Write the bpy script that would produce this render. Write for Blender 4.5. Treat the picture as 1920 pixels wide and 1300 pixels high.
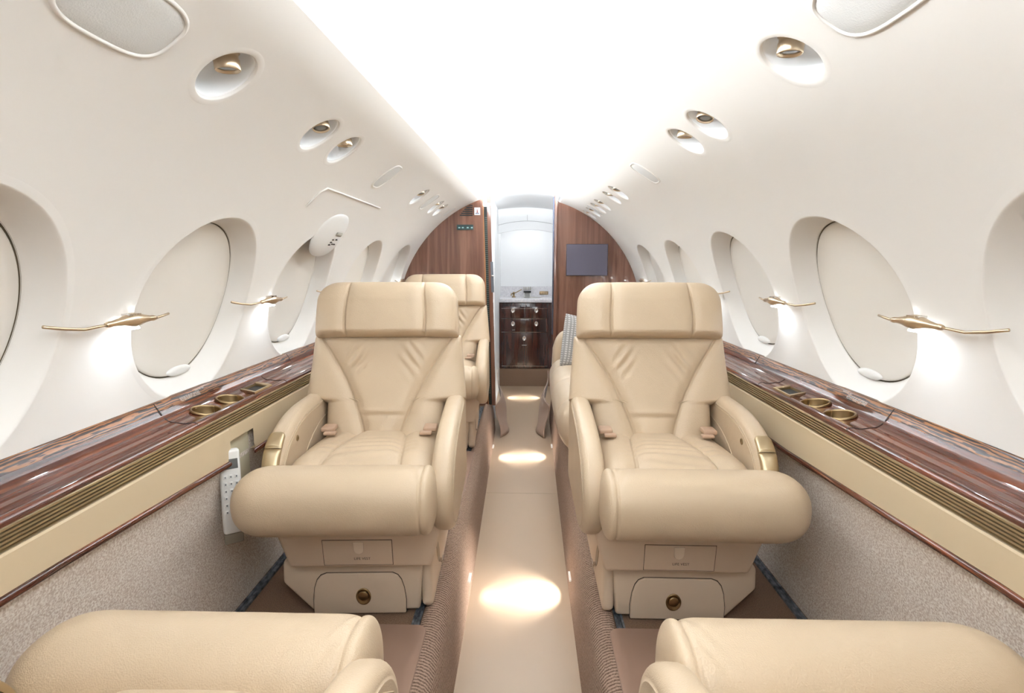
import bpy, math, random
import numpy as np
from mathutils import Vector, Matrix
random.seed(4)
for o in list(bpy.data.objects): bpy.data.objects.remove(o)
S = bpy.context.scene
COL = S.collection
# ------------------------------------------------------------------ camera, light, exposure
cam_d = bpy.data.cameras.new('camera'); cam = bpy.data.objects.new('camera', cam_d); COL.objects.link(cam)
cam.location = (0.02, 0.0, 1.06); cam.rotation_euler = (math.pi/2-0.155, 0, 0.026)
cam_d.sensor_width = 36; cam_d.lens = 18.75; cam_d.clip_start = 0.02
S.camera = cam
W = bpy.data.worlds.new('world'); S.world = W; W.use_nodes = True
W.node_tree.nodes['Background'].inputs[0].default_value = (0.9, 0.95, 1, 1)
W.node_tree.nodes['Background'].inputs[1].default_value = 0.12
S.view_settings.view_transform = 'Standard'; S.view_settings.look = 'None'
S.view_settings.gamma = 1; S.view_settings.use_curve_mapping = False
S.view_settings.exposure = 0.80
def area(name, loc, d, sx, sy, power, col=(1, 1, 1), spread=180):
    l = bpy.data.lights.new(name, 'AREA'); l.shape = 'RECTANGLE'; l.size = sx; l.size_y = sy; l.energy = power; l.color = col
    l.spread = math.radians(spread)
    o = bpy.data.objects.new(name, l); COL.objects.link(o); o.location = loc
    o.rotation_euler = Vector(d).to_track_quat('-Z', 'Y').to_euler()
    return o
COVE = 32.0
for s in (-1, 1):
    for y0, y1 in ((-1.25, 0.55), (0.55, 2.35), (2.35, 4.15)):
        area('cove_light', (s*0.415, (y0+y1)/2, 1.546), (-s, 0, 0.25), (y1-y0), 0.02, COVE*(0.88 if y0 < 0 else 1.15 if y0 < 2 else 2.0), (0.90, 0.96, 1.0))
area('entry_light', (0.0, 4.75, 1.56), (0, 0.1, -1), 0.5, 0.5, 1.2, (0.95, 0.98, 1))
area('galley_light', (0.05, 5.62, 1.50), (0, 0.15, -1), 0.5, 0.05, 0.72, (0.95, 0.98, 1))
# added fill lights overhead and behind the camera, not cabin fixtures
area('aft_fill_light', (0.0, 0.10, 1.52), (0, 0.55, -1), 0.55, 0.35, 2.2, (0.95, 0.98, 1))
area('aft_fill_light', (0.0, -0.9, 1.5), (0, 0.8, -0.5), 0.7, 0.5, 2.5, (0.95, 0.98, 1))

# ------------------------------------------------------------------ materials
def srgb(r, g, b):
    f = lambda c: (c/255/12.92) if c/255 <= 0.04045 else ((c/255+0.055)/1.055)**2.4
    return (f(r), f(g), f(b), 1)
def mat(name, col, rough=0.5, metal=0.0, **k):
    m = bpy.data.materials.new(name); m.use_nodes = True
    b = m.node_tree.nodes['Principled BSDF']
    b.inputs['Base Color'].default_value = col; b.inputs['Roughness'].default_value = rough; b.inputs['Metallic'].default_value = metal
    for kk, v in k.items():
        b.inputs[kk.replace('_', ' ')].default_value = v
    return m
def nd(m, t, **k):
    n = m.node_tree.nodes.new(t)
    for kk, v in k.items():
        if kk.startswith('i_'): n.inputs[kk[2:].replace('_', ' ')].default_value = v
        else: setattr(n, kk, v)
    return n
def lk(m, a, b): m.node_tree.links.new(a, b)
def bump(m, src, strength, dist):
    b = nd(m, 'ShaderNodeBump'); b.inputs['Strength'].default_value = strength; b.inputs['Distance'].default_value = dist
    lk(m, src, b.inputs['Height']); lk(m, b.outputs[0], m.node_tree.nodes['Principled BSDF'].inputs['Normal']); return b
def coords(m, scale=(1, 1, 1), kind='Object'):
    tc = nd(m, 'ShaderNodeTexCoord'); mp = nd(m, 'ShaderNodeMapping'); mp.inputs['Scale'].default_value = scale
    lk(m, tc.outputs[kind], mp.inputs[0]); return mp.outputs[0]
def ramp(m, src, stops):
    r = nd(m, 'ShaderNodeValToRGB'); e = r.color_ramp.elements
    while len(e) < len(stops): e.new(0.5)
    for el, (p, c) in zip(e, stops): el.position = p; el.color = c
    lk(m, src, r.inputs[0]); return r.outputs[0]
def noise(m, vec, scale, detail=4, dist=0.0):
    n = nd(m, 'ShaderNodeTexNoise'); n.inputs['Scale'].default_value = scale; n.inputs['Detail'].default_value = detail
    n.inputs['Distortion'].default_value = dist; lk(m, vec, n.inputs['Vector']); return n.outputs[0]
def base(m, s): lk(m, s, m.node_tree.nodes['Principled BSDF'].inputs['Base Color'])

def leather(name, col, rough=0.42):
    m = mat(name, srgb(*col), rough)
    v = coords(m)
    vo = nd(m, 'ShaderNodeTexVoronoi'); vo.inputs['Scale'].default_value = 420; lk(m, v, vo.inputs['Vector'])
    n2 = noise(m, v, 9, 3, 0.6)
    ma = nd(m, 'ShaderNodeMath', operation='MULTIPLY'); lk(m, n2, ma.inputs[0]); ma.inputs[1].default_value = 8.0
    ad = nd(m, 'ShaderNodeMath', operation='ADD'); lk(m, vo.outputs['Distance'], ad.inputs[0]); lk(m, ma.outputs[0], ad.inputs[1])
    bump(m, ad.outputs[0], 0.35, 0.0012)
    base(m, ramp(m, noise(m, v, 5, 3), [(0.3, srgb(*[c*0.985 for c in col])), (0.7, srgb(*[min(255, c*1.01) for c in col]))]))
    return m
M_leather = leather('cream_leather', (200, 178, 150))
M_sofa = leather('beige_leather', (205, 184, 158), 0.3)
M_shroud = mat('tan_shroud', srgb(214, 192, 168), 0.5)
M_shroud2 = mat('base_paint', srgb(218, 199, 176), 0.45)
M_gap = mat('dark_gap', srgb(70, 58, 46), 0.8)
M_stitch = mat('stitch', srgb(205, 185, 155), 0.7)
M_wall = mat('wall_fabric', srgb(236, 232.5, 227.5), 0.75)
bump(M_wall, noise(M_wall, coords(M_wall), 90, 3), 0.06, 0.002)
M_shade = mat('window_shade', srgb(235, 230, 222), 0.6)
M_white = mat('white_plastic', srgb(236, 235, 232), 0.4)
M_speaker = mat('speaker_cloth', srgb(222, 222, 220), 0.8)
w = nd(M_speaker, 'ShaderNodeTexVoronoi'); w.inputs['Scale'].default_value = 350; lk(M_speaker, coords(M_speaker), w.inputs['Vector'])
bump(M_speaker, w.outputs['Distance'], 0.3, 0.001)
M_ceil = mat('ceiling_white', srgb(246, 247, 248), 0.7)
M_gasket = mat('window_gasket', srgb(120, 110, 92), 0.6)
M_brass = mat('brass', srgb(208, 188, 160), 0.3, 1.0)
M_brassd = mat('antique_brass', srgb(160, 138, 102), 0.32, 1.0)
M_brush = mat('brushed_bronze', srgb(196, 178, 146), 0.4, 1.0)
M_chrome = mat('chrome', srgb(215, 210, 205), 0.12, 1.0)
M_black = mat('black', srgb(22, 24, 24), 0.5)
M_rail = mat('seat_track', srgb(72, 82, 96), 0.5, 0.3)
base(M_rail, ramp(M_rail, noise(M_rail, coords(M_rail), 45, 4), [(0.35, srgb(66, 70, 76)), (0.65, srgb(134, 140, 146))]))
M_track = mat('curtain_track', srgb(26, 40, 36), 0.4)
M_cream = mat('cream_panel', srgb(208, 188, 156), 0.45)
M_groove = mat('bronze_grooves', srgb(168, 148, 112), 0.35, 0.6)
M_mat = mat('brown_mat', srgb(160, 130, 112), 0.55)
M_flap = mat('brown_vinyl', srgb(176, 152, 136), 0.45)
M_belt = mat('belt_fabric', srgb(188, 158, 134), 0.6)
M_keys = mat('phone_keys', srgb(120, 122, 126), 0.4)
M_lcd = mat('phone_display', srgb(112, 114, 114), 0.3)
M_text = mat('text_white', srgb(225, 225, 222), 0.6)
M_textd = mat('text_dark', srgb(60, 50, 42), 0.6)
M_screen = mat('monitor_glass', srgb(92, 88, 104), 0.35)
M_lens = mat('lamp_lens', srgb(140, 146, 150), 0.15)
M_marble = mat('white_stone', srgb(226, 224, 226), 0.25)
base(M_marble, ramp(M_marble, noise(M_marble, coords(M_marble), 60, 5), [(0.35, srgb(218, 216, 220)), (0.65, srgb(238, 236, 238))]))
def emis(name, col, st):
    m = bpy.data.materials.new(name); m.use_nodes = True; b = m.node_tree.nodes['Principled BSDF']
    b.inputs['Base Color'].default_value = col; b.inputs['Emission Color'].default_value = col; b.inputs['Emission Strength'].default_value = st
    return m
M_steplens = emis('step_lens', (1, 0.96, 0.9, 1), 0.05)
M_led = emis('led', (0.85, 0.93, 1, 1), 14)
def wood(name, c1, c2, c3, sc, rough=0.07, zebra=False):
    m = mat(name, srgb(*c2), rough); v = coords(m, sc)
    if zebra:
        wv = nd(m, 'ShaderNodeTexWave', wave_type='BANDS', bands_direction='X'); wv.inputs['Scale'].default_value = 1.6
        wv.inputs['Distortion'].default_value = 9; wv.inputs['Detail'].default_value = 3; wv.inputs['Detail Scale'].default_value = 1.2
        lk(m, v, wv.inputs['Vector']); src = wv.outputs['Fac']
    else: src = noise(m, v, 1.0, 6, 1.2)
    base(m, ramp(m, src, [(0.3, srgb(*c1)), (0.5, srgb(*c2)), (0.72, srgb(*c3))]))
    m.node_tree.nodes['Principled BSDF'].inputs['Coat Weight'].default_value = 0.6
    m.node_tree.nodes['Principled BSDF'].inputs['Coat Roughness'].default_value = 0.04
    return m
M_wood = wood('rosewood_ledge', (58, 26, 18), (88, 44, 30), (132, 74, 48), (55, 2.2, 55))
M_zebra = wood('figured_wood', (42, 24, 16), (84, 50, 32), (146, 96, 56), (50, 6, 50), 0.3, True)
M_zebra.node_tree.nodes['Principled BSDF'].inputs['Coat Weight'].default_value = 0.12
M_bulk = wood('mahogany_panel', (98, 66, 54), (122, 84, 69), (142, 104, 86), (22, 22, 1.4), 0.06)
M_cab = wood('dark_mahogany', (44, 20, 14), (62, 30, 22), (84, 44, 32), (30, 30, 2), 0.2)
M_edge = mat('wood_edge', srgb(170, 112, 66), 0.35)
def carpet(name, c1, c2, sc, ridge=None):
    m = mat(name, srgb(*c1), 0.95); v = coords(m)
    n = noise(m, v, sc, 5)
    if ridge:
        mp = coords(m, (1, 1, 1)); wv = nd(m, 'ShaderNodeTexWave', wave_type='BANDS', bands_direction='Y'); wv.inputs['Scale'].default_value = ridge
        wv.inputs['Distortion'].default_value = 1.2; wv.inputs['Detail'].default_value = 2; wv.inputs['Detail Scale'].default_value = 4
        lk(m, mp, wv.inputs['Vector'])
        mx = nd(m, 'ShaderNodeMath', operation='MULTIPLY_ADD'); lk(m, wv.outputs['Fac'], mx.inputs[0]); mx.inputs[1].default_value = 0.5; lk(m, n, mx.inputs[2])
        src = mx.outputs[0]; stops = [(0.45, srgb(*c1)), (0.95, srgb(*c2))]
    else: src = n; stops = [(0.38, srgb(*c1)), (0.62, srgb(*c2))]
    base(m, ramp(m, src, stops)); bump(m, src, 0.8, 0.004)
    return m
M_carpet = carpet('brown_ribbed_carpet', (108, 84, 68), (186, 158, 138), 260, 30)
M_carpet2 = carpet('brown_carpet', (126, 100, 80), (150, 122, 100), 300)
M_knit = carpet('beige_wall_carpet', (214, 196, 180), (252, 243, 232), 240)
M_knit.node_tree.nodes['Bump'].inputs['Strength'].default_value = 0.3
M_floor = mat('aisle_vinyl', srgb(184, 160, 134), 0.32)
M_plaid = mat('plaid_cloth', srgb(165, 162, 160), 0.9)
ck = nd(M_plaid, 'ShaderNodeTexWave', wave_type='BANDS', bands_direction='Z'); ck.inputs['Scale'].default_value = 22; ck.inputs['Distortion'].default_value = 0.4
ck2 = nd(M_plaid, 'ShaderNodeTexWave', wave_type='BANDS', bands_direction='X'); ck2.inputs['Scale'].default_value = 16; ck2.inputs['Distortion'].default_value = 0.4
vv = coords(M_plaid); lk(M_plaid, vv, ck.inputs['Vector']); lk(M_plaid, vv, ck2.inputs['Vector'])
mm = nd(M_plaid, 'ShaderNodeMath', operation='MULTIPLY'); lk(M_plaid, ck.outputs['Fac'], mm.inputs[0]); lk(M_plaid, ck2.outputs['Fac'], mm.inputs[1])
base(M_plaid, ramp(M_plaid, mm.outputs[0], [(0.05, srgb(140, 136, 134)), (0.6, srgb(192, 188, 184))]))

# ------------------------------------------------------------------ helpers
def mk(name, V, F, m, parent=None, smooth=True, loc=None):
    V = np.asarray(V, dtype=np.float64).reshape(-1, 3)
    me = bpy.data.meshes.new(name)
    if isinstance(F, np.ndarray):
        n = len(F); k = F.shape[1]
        me.vertices.add(len(V)); me.vertices.foreach_set('co', V.ravel())
        me.loops.add(n*k); me.loops.foreach_set('vertex_index', F.ravel().astype(np.int32))
        me.polygons.add(n); me.polygons.foreach_set('loop_start', np.arange(0, n*k, k, dtype=np.int32))
        me.polygons.foreach_set('loop_total', np.full(n, k, dtype=np.int32))
        me.update(calc_edges=True); me.validate()
    else:
        me.from_pydata([tuple(v) for v in V], [], [tuple(int(i) for i in f) for f in F]); me.update()
    me.polygons.foreach_set('use_smooth', [smooth]*len(me.polygons))
    me.materials.append(m)
    o = bpy.data.objects.new(name, me); COL.objects.link(o)
    if parent: o.parent = parent
    if loc: o.location = loc
    return o
def gridfaces(nu, nv, cu=False, cv=False, flip=False):
    iu = np.arange(nu if cu else nu-1); iv = np.arange(nv if cv else nv-1)
    a, b = np.meshgrid(iu, iv, indexing='ij'); a = a.ravel(); b = b.ravel(); a2 = (a+1) % nu; b2 = (b+1) % nv
    F = np.stack([a*nv+b, a2*nv+b, a2*nv+b2, a*nv+b2], 1)
    return F[:, ::-1].copy() if flip else F
class MB:
    def __init__(s): s.v = []; s.f = []
    def add(s, V, F):
        n = len(s.v); s.v += [tuple(map(float, p)) for p in V]; s.f += [tuple(int(i)+n for i in f) for f in F]; return s
    def box(s, x0, x1, y0, y1, z0, z1):
        V = [(x, y, z) for x in (x0, x1) for y in (y0, y1) for z in (z0, z1)]
        return s.add(V, [(0, 1, 3, 2), (4, 6, 7, 5), (0, 4, 5, 1), (2, 3, 7, 6), (0, 2, 6, 4), (1, 5, 7, 3)])
    def prism(s, pts, d):          # pts 3d polygon, extruded by vector d
        n = len(pts); d = np.array(d); V = [np.array(p, float) for p in pts]; V += [p+d for p in V[:n]]
        F = [tuple(range(n))[::-1], tuple(range(n, 2*n))]+[(i, (i+1) % n, n+(i+1) % n, n+i) for i in range(n)]
        return s.add(V, F)
    def tube(s, path, r, n=10, cap=True):
        P = [Vector(p) for p in path]; rr = r if hasattr(r, '__len__') else [r]*len(P)
        V = []; F = []; up = Vector((0.03, 0.02, 1))
        for i, p in enumerate(P):
            t = (P[min(i+1, len(P)-1)]-P[max(i-1, 0)]).normalized()
            a = t.cross(up)
            if a.length < 1e-3: a = t.cross(Vector((1, 0, 0)))
            a.normalize(); b = a.cross(t).normalized()
            for j in range(n):
                th = 2*math.pi*j/n; V.append(p+rr[i]*(math.cos(th)*a+math.sin(th)*b))
        for i in range(len(P)-1):
            for j in range(n): F.append((i*n+j, i*n+(j+1) % n, (i+1)*n+(j+1) % n, (i+1)*n+j))
        if cap: F.append(tuple(range(n))[::-1]); F.append(tuple(range((len(P)-1)*n, len(P)*n)))
        return s.add(V, F)
    def lathe(s, prof, M=None, n=32):  # prof (r,z); about z
        M = M or Matrix.Identity(4); V = []; F = []
        for r, z in prof:
            for j in range(n):
                th = 2*math.pi*j/n; V.append(M @ Vector((r*math.cos(th), r*math.sin(th), z)))
        for i in range(len(prof)-1):
            for j in range(n): F.append((i*n+j, i*n+(j+1) % n, (i+1)*n+(j+1) % n, (i+1)*n+j))
        if prof[0][0] > 1e-5: F.append(tuple(range(n))[::-1])
        if prof[-1][0] > 1e-5: F.append(tuple(range((len(prof)-1)*n, len(prof)*n)))
        return s.add(V, F)
    def obj(s, name, m, parent=None, smooth=False, bevel=0, seg=3, loc=None, sub=0):
        o = mk(name, s.v, s.f, m, parent, smooth, loc)
        if bevel:
            b = o.modifiers.new('b', 'BEVEL'); b.width = bevel; b.segments = seg; b.limit_method = 'ANGLE'; b.angle_limit = math.radians(30)
            b.harden_normals = False; o.data.polygons.foreach_set('use_smooth', [True]*len(o.data.polygons))
        if sub:
            q = o.modifiers.new('s', 'SUBSURF'); q.levels = sub; q.render_levels = sub
        elif smooth and not bevel: pass
        return o
def tag(o, label=None, cat=None, group=None, kind=None):
    if label: o['label'] = label
    if cat: o['category'] = cat
    if group: o['group'] = group
    if kind: o['kind'] = kind
    return o
def empty(name, loc, label, cat, group=None, rz=0):
    o = bpy.data.objects.new(name, None); COL.objects.link(o); o.location = loc; o.rotation_euler = (0, 0, rz); o.empty_display_size = 0.05
    return tag(o, label, cat, group)
def struct(o): o['kind'] = 'structure'; return o
def kids(o): return [c for c in bpy.data.objects if c.parent == o]
def copy_tree(o, parent=None):
    c = o.copy(); COL.objects.link(c)
    if parent: c.parent = parent
    for ch in kids(o): copy_tree(ch, c)
    return c
def text(name, s, size, m, M, parent=None, align='CENTER', ext=0.0):
    cu = bpy.data.curves.new(name, 'FONT'); cu.body = s; cu.size = size; cu.align_x = align; cu.align_y = 'CENTER'; cu.extrude = ext
    t = bpy.data.objects.new(name+'_t', cu); COL.objects.link(t)
    dg = bpy.context.evaluated_depsgraph_get(); me = bpy.data.meshes.new_from_object(t.evaluated_get(dg))
    bpy.data.objects.remove(t)
    me.transform(M); me.materials.clear(); me.materials.append(m)
    o = bpy.data.objects.new(name, me); COL.objects.link(o)
    if parent: o.parent = parent
    return o
def frame(loc, x, y):   # matrix with given x,y axes
    x = Vector(x).normalized(); y = Vector(y).normalized(); z = x.cross(y)
    M = Matrix((x, y, z)).transposed().to_4x4(); M.translation = Vector(loc); return M

# ------------------------------------------------------------------ fuselage wall
R0, ZC = 0.92, 0.64
def wp(side, s, y, d=0.0):     # wall point: arc length s above circle centre level, depth d outwards
    a = np.asarray(s)/R0; r = R0+np.asarray(d)
    return np.stack([side*r*np.cos(a), np.asarray(y)+0*a, ZC+r*np.sin(a)], -1)
D2S = math.radians(1)*R0
WIN = [-0.64, 0.05, 0.745, 1.43, 2.09, 2.82, 3.53]
WS0, PA, PB = 19.5*D2S, 0.213, 0.209
FA, FB = 0.262, 0.276
EDGE = {-1: (0.362, 0.318), 1: (0.315, 0.280)}
YEND = {-1: 3.9, 1: 4.2}
GASP = {-1: [1.02, 1.462, 1.653, 2.79, 3.285, 3.46], 1: [1.03, 1.479, 1.666, 2.83, 3.04, 3.405, 3.60, 3.87, 4.08]}
GS = {-1: 55.2*D2S, 1: 57.7*D2S}
GR = 0.060
def topang(side, y):
    a, b = EDGE[side]; t = (y-1.0)/2.8; t = np.clip(t, -1, 1.2)
    return np.arccos((a+(b-a)*t)/R0)
def build_wall(side):
    y = np.linspace(-1.3, YEND[side]-0.001, int((YEND[side]+1.3)/0.0055)); nv = 205
    t = np.linspace(0, 1, nv)
    Y, T = np.meshgrid(y, t, indexing='ij')
    Ssurf = T*topang(side, Y)*R0
    V = wp(side, Ssurf, Y)
    F = gridfaces(len(y), nv, flip=(side > 0))
    cy = Y.ravel()[F].mean(1); cs = Ssurf.ravel()[F].mean(1)
    keep = np.ones(len(F), bool)
    for w in WIN: keep &= (((cy-w)/(FA-0.007))**2+((cs-WS0)/(FB-0.007))**2) > 1
    for g in GASP[side]: keep &= ((cy-g)**2+(cs-GS[side])**2) > (GR+0.005)**2
    F = F[keep]
    o = mk('wall_left' if side < 0 else 'wall_right', V, F, M_wall); struct(o)
    tag(o, 'cream padded upper cabin side wall curving up to the ceiling, %s side' % ('left' if side < 0 else 'right'))
    # lip at the top edge of the wall panel
    n = 60; yy = np.linspace(-1.3, YEND[side]-0.002, n); prof = [(0, 0), (0.004, 0.004), (0.006, 0.012), (0.002, 0.9), (-0.004, 1.0), (-0.02, 0.9)]
    P = []
    for a in yy:
        an = topang(side, a); x = R0*math.cos(an); z = ZC+R0*math.sin(an)
        lh = 1.537-z
        for dx, dz in prof: P.append((side*(x-dx), a, z+(dz*lh if dz > 0.5 else dz)))
    struct(mk('trim_1' if side < 0 else 'trim_2', P, gridfaces(n, len(prof), flip=(side < 0)), M_ceil))
for s in (-1, 1): build_wall(s)

def rev_ring(side, y0, s0, prof, n=96, power=2.0):   # prof: (a, b, depth)
    th = np.linspace(0, 2*np.pi, n, endpoint=False); V = []
    c, sn = np.cos(th), np.sin(th)
    cx = np.sign(c)*np.abs(c)**(2/power); sx = np.sign(sn)*np.abs(sn)**(2/power)
    for a, b, d in prof: V.append(wp(side, s0+b*sx, y0+a*cx, d))
    return np.array(V)
def ringmesh(name, side, y0, s0, prof, m, parent=None, n=96, cap=False, power=2.0, smooth=True):
    V = rev_ring(side, y0, s0, prof, n, power).reshape(-1, 3)
    F = gridfaces(len(prof), n, cv=True, flip=(side < 0)).tolist()
    if cap: F.append(list(range((len(prof)-1)*n, len(prof)*n))[::(-1 if side > 0 else 1)])
    return mk(name, V, F, m, parent, smooth)
WDEP = 0.054
for side in (-1, 1):
    for i, y0 in enumerate(WIN):
        prof = [(FA+0.004, FB+0.004, 0.0003), (FA, FB, -0.0002), (FA-0.012, FB-0.012, -0.0002)]
        for k in range(19):
            t = k/18; g = t*t*(3-2*t); w = FA-0.013-(FA-0.013-PA-0.003)*t; h = FB-0.013-(FB-0.013-PB-0.003)*t
            prof.append((w, h, -0.0002+(WDEP+0.004)*g**0.85))
        rv = ringmesh('window_%d' % (i+1 if side < 0 else i+8), side, y0, WS0, prof, M_wall)
        struct(rv); tag(rv, 'oval cabin window with its shade closed, %s wall' % ('left' if side < 0 else 'right'))
        ringmesh('window_gasket', side, y0, WS0, [(PA+0.004, PB+0.004, WDEP+0.003), (PA+0.0025, PB+0.0025, WDEP+0.012), (PA+0.001, PB+0.001, WDEP+0.012), (PA-0.006, PB-0.006, WDEP+0.006)], M_gasket, rv)
        pp = [(PA-0.0005, PB-0.0005, WDEP+0.008), (PA-0.001, PB-0.001, WDEP+0.003), (PA-0.006, PB-0.006, WDEP-0.001)]+[((PA-0.006)*k, (PB-0.006)*k, WDEP-0.001-0.004*(1-k*k)) for k in (0.9, 0.75, 0.6, 0.45, 0.3, 0.15, 0.02)]
        ringmesh('window_shade', side, y0, WS0, pp, M_shade, rv, cap=True)
        ringmesh('shade_handle', side, y0+0.03, WS0-PB+0.010, [(0.052, 0.013, WDEP+0.004), (0.052, 0.013, WDEP-0.003), (0.046, 0.011, WDEP-0.007), (0.02, 0.004, WDEP-0.008)], M_white, rv, n=40, cap=True)

# ------------------------------------------------------------------ ceiling
def ceiling(y0, y1, name, hw=0.43):
    xs = np.linspace(-hw, hw, 41); ys = np.linspace(y0, y1, 24)
    X, Y = np.meshgrid(xs, ys, indexing='ij'); Z = 1.600-0.055*(X/0.43)**2
    return mk(name, np.stack([X, Y, Z], -1), gridfaces(41, 24, flip=True), M_ceil)
c = struct(ceiling(-1.3, 4.2, 'ceiling'))
c2 = struct(ceiling(4.2, 5.95, 'ceiling.001'))
for side in (-1, 1):   # trough behind the lip
    V = []; yy = np.linspace(-1.3, 4.2, 40)
    for a in yy:
        an = topang(side, min(a, YEND[side])); x = R0*math.cos(an); z = ZC+R0*math.sin(an)
        V += [(side*(x+0.02), a, z+0.01), (side*(x+0.06), a, z-0.005), (side*0.432, a, 1.50), (side*0.434, a, 1.547)]
    struct(mk('trim_3' if side < 0 else 'trim_4', V, gridfaces(40, 4, flip=(side < 0)), M_ceil))
# slits between the ceiling panels
for x, ya, yb in ((-0.10, 1.20, 1.49), (0.052, 1.19, 1.48), (-0.095, 1.87, 2.16), (0.052, 1.86, 2.16), (-0.02, 2.8, 3.1), (0.055, 2.8, 3.1)):
    z = 1.600-0.055*(x/0.43)**2
    struct(MB().box(x-0.0015, x+0.0015, ya, yb, z-0.0003, z+0.002).obj('trim_5', mat('slit', srgb(150, 152, 155), 0.8)))

# ------------------------------------------------------------------ PSU: reading lights, air gaspers, speakers
def wall_frame(side, s, y, d=0.0):
    p = wp(side, np.array(s), y, d); a = float(s)/R0
    nrm = Vector((side*math.cos(a), 0, math.sin(a))); up = Vector((-side*math.sin(a), 0, math.cos(a)))
    return Vector(p), nrm, up
ords = ['nearest', 'second nearest', 'third nearest', 'fourth nearest', 'fifth', 'sixth', 'seventh', 'eighth', 'farthest']
for side in (-1, 1):
    L = GASP[side]
    for i, y0 in enumerate(L):
        s0 = GS[side]; p, nrm, up = wall_frame(side, s0, y0)
        sd = 'left' if side < 0 else 'right'
        kind = 'reading light' if i in (0, 1, 3, 5, 7) else 'air outlet'
        lab = '%s of the %s wells along the upper %s wall, cream bowl with brass nozzle' % ('farthest' if i == len(L)-1 else ords[i], 'round', sd)
        e = empty('reading_light' if kind[0] == 'r' else 'air_outlet', tuple(p), lab, 'overhead light' if kind[0] == 'r' else 'air vent', 'round overhead wells in the %s wall' % sd)
        prof = [(GR+0.016, GR+0.016, 0.0003), (GR+0.013, GR+0.013, -0.0002), (GR+0.0015, GR+0.0015, -0.0003), (GR, GR, 0.0004), (GR-0.0008, GR-0.0008, 0.006), (GR-0.003, GR-0.003, 0.0065), (GR-0.004, GR-0.004, 0.009),
                (GR-0.005, GR-0.005, 0.036), (GR-0.010, GR-0.010, 0.050), (GR-0.022, GR-0.022, 0.056)]
        o = ringmesh('flange', side, y0, s0, prof[:5], M_wall, e, n=56); o.data.transform(Matrix.Translation(-p))
        o = ringmesh('well', side, y0, s0, prof[4:], M_ceil, e, n=56, cap=True)
        o.data.transform(Matrix.Translation(-p))
        # nozzle hangs down from upper part of the bowl
        aim = Vector((-side*0.15, -0.25 if kind[0] == 'r' else -0.5, -1)).normalized()
        aim = Vector((-side*(0.05 if i % 2 == 0 else 0.22), 0.06 if i % 2 == 0 else -0.2, -1)).normalized()
        q = up*0.024+nrm*0.034
        zax = aim; xax = zax.orthogonal().normalized(); yax = zax.cross(xax)
        Mn = Matrix((xax, yax, zax)).transposed().to_4x4(); Mn.translation = q
        b = MB().lathe([(0.024, -0.014), (0.024, 0.002), (0.021, 0.003), (0.021, 0.012), (0.022, 0.013), (0.022, 0.030), (0.021, 0.0315), (0.0195, 0.030), (0.0195, 0.026)], Mn, 32)
        b.obj('nozzle', M_brass, e, True)
        MB().lathe([(0.0195, 0.0265), (0.010, 0.028), (0.0001, 0.0285)], Mn, 24).obj('lens', M_lens, e, True)
        MB().lathe([(0.024, 0.0), (0.027, -0.002), (0.024, -0.004)], Matrix.LocRotScale(up*0.018+nrm*0.044, nrm.to_track_quat('Z', 'Y'), None), 28).obj('socket', M_brassd, e, True)
SPK = {-1: [(0.773, 0.093, 0.050, 55.2, 3.2), (2.148, 0.05, 0.062, 55.2, 3.2), (3.04, 0.05, 0.062, 55.6, 3.2), (3.72, 0.05, 0.05, 56.5, 3.2)],
       1: [(0.80, 0.093, 0.050, 58.3, 3.2), (2.219, 0.05, 0.062, 57.6, 3.2), (3.74, 0.045, 0.06, 57.8, 3.2)]}
for side in (-1, 1):
    sd = 'left' if side < 0 else 'right'
    for i, (y0, a, b, ang, pw) in enumerate(SPK[side]):
        s0 = ang*D2S; p = Vector(wp(side, np.array(s0), y0))
        lab = ['large grey pill shaped speaker grille at the top of the %s wall' % sd, 'small white oval panel in the %s wall beyond the pair of wells' % sd,
               'small white oval panel in the middle of the far %s wells' % sd, 'small pale oval panel last before the %s wood partition' % sd][i]
        e = empty('speaker' if i == 0 else 'oval_panel', tuple(p), lab, 'speaker' if i == 0 else 'panel')
        o = ringmesh('frame', side, y0, s0, [(a+0.007, b+0.007, 0.0006), (a+0.005, b+0.005, -0.003), (a+0.001, b+0.001, -0.003), (a, b, 0.0)], M_wall, e, n=80, power=pw); o.data.transform(Matrix.Translation(-p))
        o = ringmesh('grille', side, y0, s0, [(a, b, -0.0005), (a-0.004, b-0.004, -0.002), (a*0.6, b*0.6, -0.0028), (a*0.2, b*0.2, -0.003)], M_speaker, e, n=80, cap=True, power=pw); o.data.transform(Matrix.Translation(-p))

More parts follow.
